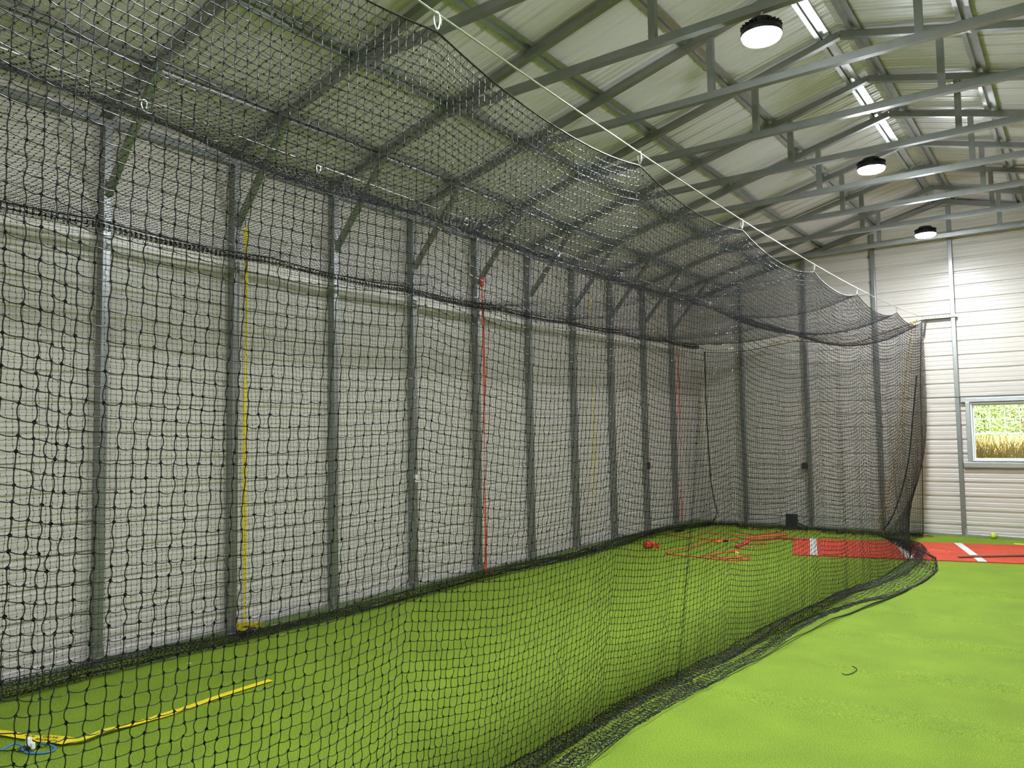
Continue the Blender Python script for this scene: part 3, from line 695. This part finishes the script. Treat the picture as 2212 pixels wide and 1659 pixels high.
# red bundle (rolled strap)
t = thing('rolled_strap', (.89, 8.88, 0), 'shiny red rolled strap bundle lying on the turf inside the cage', 'strap')
b = MB(); b.ball((0, 0, .062), .066, (1.0, .95, .9), 18, 12, .05).ball((.06, .03, .065), .045, (1.1, .8, 1.1), 14, 10, .06); b.build('rolled_webbing', M_RED, t, smooth=True)
MB().ball((.125, .075, .045), .036, (.8, .7, 1.2), 12, 9, .08).build('loose_loop', M_RED, t, smooth=True)
b = MB(); b.tube([(-.068 * math.cos(a), .0 - .02, .062 + .06 * math.sin(a)) for a in np.linspace(-1.2, 4.2, 16)], .006, 5); b.build('tie', M_BLACK, t)

# tangled orange / red cords on the turf
def cord(pts, label, m=M_ORG, r=.0085, wig=0):
    P = smoothpts([(x, y, r + .002) for x, y in pts], 6)
    P = [Vector((p.x + wig * rnd.uniform(-1, 1), p.y + wig * rnd.uniform(-1, 1), p.z + abs(wig) * .4 * rnd.random())) for p in P]
    o = MB().tube(P, r, 6).build('cord', m, smooth=True); tag(o, label, 'cord', 'orange and red cords tangled on the turf')
cord([(2.21, 11.36), (1.94, 11.09), (1.79, 10.79), (1.54, 10.32), (1.38, 9.92), (1.38, 9.44), (1.32, 8.99), (1.29, 8.67), (1.38, 8.54), (1.51, 8.47), (1.74, 8.49), (1.98, 8.44), (2.31, 8.42), (2.47, 8.55), (2.49, 8.75), (2.36, 8.86), (2.29, 8.63), (2.18, 8.49)], 'orange cord in a long open loop, frontmost of the tangle')
cord([(.42, 10.44), (.96, 10.30), (1.36, 10.27), (1.65, 10.49), (1.84, 11.03), (2.07, 11.45)], 'orange cord running from the wall net toward the mat')
cord([(.78, 11.0), (1.06, 11.04), (1.47, 10.99), (1.77, 11.22), (1.91, 11.60), (2.11, 11.60)], 'orange cord lying farthest back, near the end net')
cord([(1.84, 8.59), (1.94, 8.82), (2.02, 9.19), (1.96, 9.5), (1.95, 9.68), (2.05, 9.6), (2.1, 9.3), (2.0, 9.1), (1.9, 8.8), (2.1, 8.6), (2.35, 8.7), (2.45, 8.6)], 'doubled orange cord leading down from the red tangle', r=.007)
P = [(1.95, 9.68), (1.96, 9.97), (1.92, 10.2), (1.92, 10.44), (2.09, 10.64), (2.18, 10.9), (2.38, 10.92), (2.6, 10.9)]
M_CRIM = mat('crimson_cord', (.70, .04, .08), .6)
PP = []
for rep in range(3): PP += (P if rep % 2 == 0 else P[::-1])
cord(PP, 'crimson knotted cord, the thick tangled clump beside the mat', M_CRIM, .011, .035)
cord([(2.05, 9.3), (2.1, 9.7), (2.25, 9.9), (2.2, 10.2), (2.0, 10.2), (1.9, 9.9), (2.0, 9.6)], 'orange cord looped beside the crimson clump', r=.005, wig=.02)
# coloured ratchet handle in the tangle
t = thing('buckle', (1.56, 10.08, 0), 'small orange and black buckle on the turf amid the cords', 'buckle', rz=.9)
MB().box((-.09, -.02, .004), (.02, .02, .03)).build('orange_grip', mat('orange_plastic', (.9, .32, .02), .5), t, bevel=.006); MB().box((.02, -.022, .004), (.11, .022, .035)).build('black_clip', M_BLACK, t, bevel=.004)
MB().box((-.13, -.016, .004), (-.09, .016, .026)).build('red_end', M_RED, t, bevel=.004)
# pile of straps at the wall foot
tag(MB().ball((.42, 11.05, .03), .06, (1.2, 2.6, .5), 14, 8, .3).build('strap_heap', M_BLACK), 'dark heap of straps on the net foot near the far left corner', 'straps')
t = thing('bungee_bundle', (.29, 8.3, 0), 'small black bundle with a white tip at the wall foot under the thin yellow strap', 'bundle')
MB().ball((0, 0, .03), .035, (1, 2.2, .7), 14, 8, .3).build('black_cord', M_BLACK, t); MB().ball((-.03, -.05, .045), .018, (1, 1.3, .8), 10, 7).build('white_tip', M_WHITE, t, smooth=True)
MB().tube([(.05, .02, .02), (.09, .06, .03), (.1, .1, .02)], .008, 6).build('yellow_end', M_YEL, t)
# black box
t = thing('black_box', (1.84, 12.42, 0), 'small square black box standing at the foot of the end net', 'box', rz=.12)
MB().box((0, 0, .02), (.20, .07, .25)).build('case', M_BLACK, t, bevel=.006); MB().tube([(.2, .03, .1), (.28, .02, .06), (.42, -.03, .02)], .012, 6).build('strap', M_BLACK, t, smooth=True)

# yellow flat webbing in the foreground
yt_ = thing('flat_strap', (0, 0, 0), 'flat yellow webbing strap with black print lying in the near left corner', 'strap')
cp = smoothpts([(.40, -.02, .01), (.75, .08, .01), (1.0, .19, .012), (1.22, .25, .014), (1.42, .33, .016), (1.52, .36, .02), (1.565, .42, .03), (1.54, .54, .03), (1.535, .70, .014), (1.53, .90, .008), (1.525, 1.05, .008), (1.50, 1.34, .008), (1.495, 1.72, .008)], 6)
wv = []
for i, p in enumerate(cp):
    a = cp[min(i + 1, len(cp) - 1)] - cp[max(i - 1, 0)]; nrm = Vector((-a.y, a.x, 0)).normalized()
    hw = .030; tw = 0
    if p.x > 1.3 and p.y < .38: hw = .048
    if p.y > .36: tw = 0; hw = .021 + .006 * min(1, max(0, (p.y - .5) / .3))
    if .84 < p.y < 1.0: hw = .036
    wv.append(nrm * hw * math.cos(tw) + Vector((0, 0, hw * math.sin(tw))))
cp = [Vector((p.x, p.y, max(p.z, abs(h.z) + .004))) for p, h in zip(cp, wv)]
MB().ribbon(cp, wv, .002).build('webbing', M_YTAPE, yt_)
def text(s, loc, size, rot, par, m):
    c = bpy.data.curves.new('print', 'FONT'); c.body = s; c.size = size; c.extrude = .0004; c.align_x = 'CENTER'; c.align_y = 'CENTER'
    o = bpy.data.objects.new('print', c); COL.objects.link(o); o.location = loc; o.rotation_euler = rot; c.materials.append(m)
    dg = bpy.context.evaluated_depsgraph_get(); me = bpy.data.meshes.new_from_object(o.evaluated_get(dg)); bpy.data.objects.remove(o)
    o = bpy.data.objects.new('print', me); COL.objects.link(o); o.location = loc; o.rotation_euler = rot; o.parent = par; return o
da = math.atan2(.33 - .25, 1.42 - 1.22) + math.pi
text('RATED', (1.352, .322, .0195), .034, (0, 0, da), yt_, M_INK); text('NOT/CHR', (1.378, .290, .0195), .034, (0, 0, da), yt_, M_INK)
text('for flat', (1.225, .262, .0185), .026, (0, 0, da), yt_, M_INK)
# blue cord with white tag
t = thing('blue_cord', (0, 0, 0), 'blue cord loop with a white tag on the turf below the yellow strap', 'cord')
MB().tube(smoothpts([(1.30, -.10, .006), (1.36, .0, .01), (1.355, .07, .03), (1.345, .13, .04), (1.375, .155, .03), (1.42, .15, .012), (1.47, .16, .008), (1.53, .20, .008), (1.545, .25, .008), (1.51, .275, .01), (1.45, .26, .02), (1.41, .245, .02)], 6), .006, 7).build('cord', M_BLUE, t, smooth=True)
b = MB().box((1.395, .18, .008), (1.45, .20, .05)).box((1.40, .165, .03), (1.43, .19, .075)); b.build('white_tag', M_WHITE, t, bevel=.005)
MB().ball((1.39, .165, .015), .022, (1, 1.5, .6), 10, 7, .2).build('black_clip', M_BLACK, t)
# black thread and scraps
cord2 = MB().tube(smoothpts([(4.788, 4.314, .004), (4.831, 4.261, .008), (4.839, 4.2, .01), (4.825, 4.126, .006), (4.80, 4.082, .004), (4.77, 4.093, .006)], 6), .003, 5).build('twine_scrap', M_TWINE, smooth=True)
tag(cord2, 'short curled black twine scrap lying on the open turf at right', 'twine')
for (x, y, s_, lab) in ((.60, 1.62, .03, 'small white paper scrap on the turf behind the yellow strap'), (1.97, 7.74, .03, 'small white scrap on the turf below the cord tangle, left one'), (2.6, 7.49, .035, 'small white scrap on the turf below the cord tangle, right one')):
    tag(MB().add([(x, y, .004), (x + s_, y + .01, .006), (x + s_ * 1.1, y + s_ * .7, .012), (x + .005, y + s_ * .8, .005), (x, y, .006), (x + s_, y + .01, .008), (x + s_ * 1.1, y + s_ * .7, .014), (x + .005, y + s_ * .8, .007)], [(0, 3, 2, 1), (4, 5, 6, 7), (0, 1, 5, 4), (1, 2, 6, 5), (2, 3, 7, 6), (3, 0, 4, 7)]).build('paper_scrap', M_SCRAP), lab, 'scrap', 'white scraps on the turf')
tag(MB().tube([(4.0, 12.24, .02), (4.1, 12.3, .03), (4.2, 12.33, .02)], [.012, .016, .01], 7).build('rope_end', M_WOOD, smooth=True), 'dark rope end poking out of the net foot beside the far wall', 'rope')
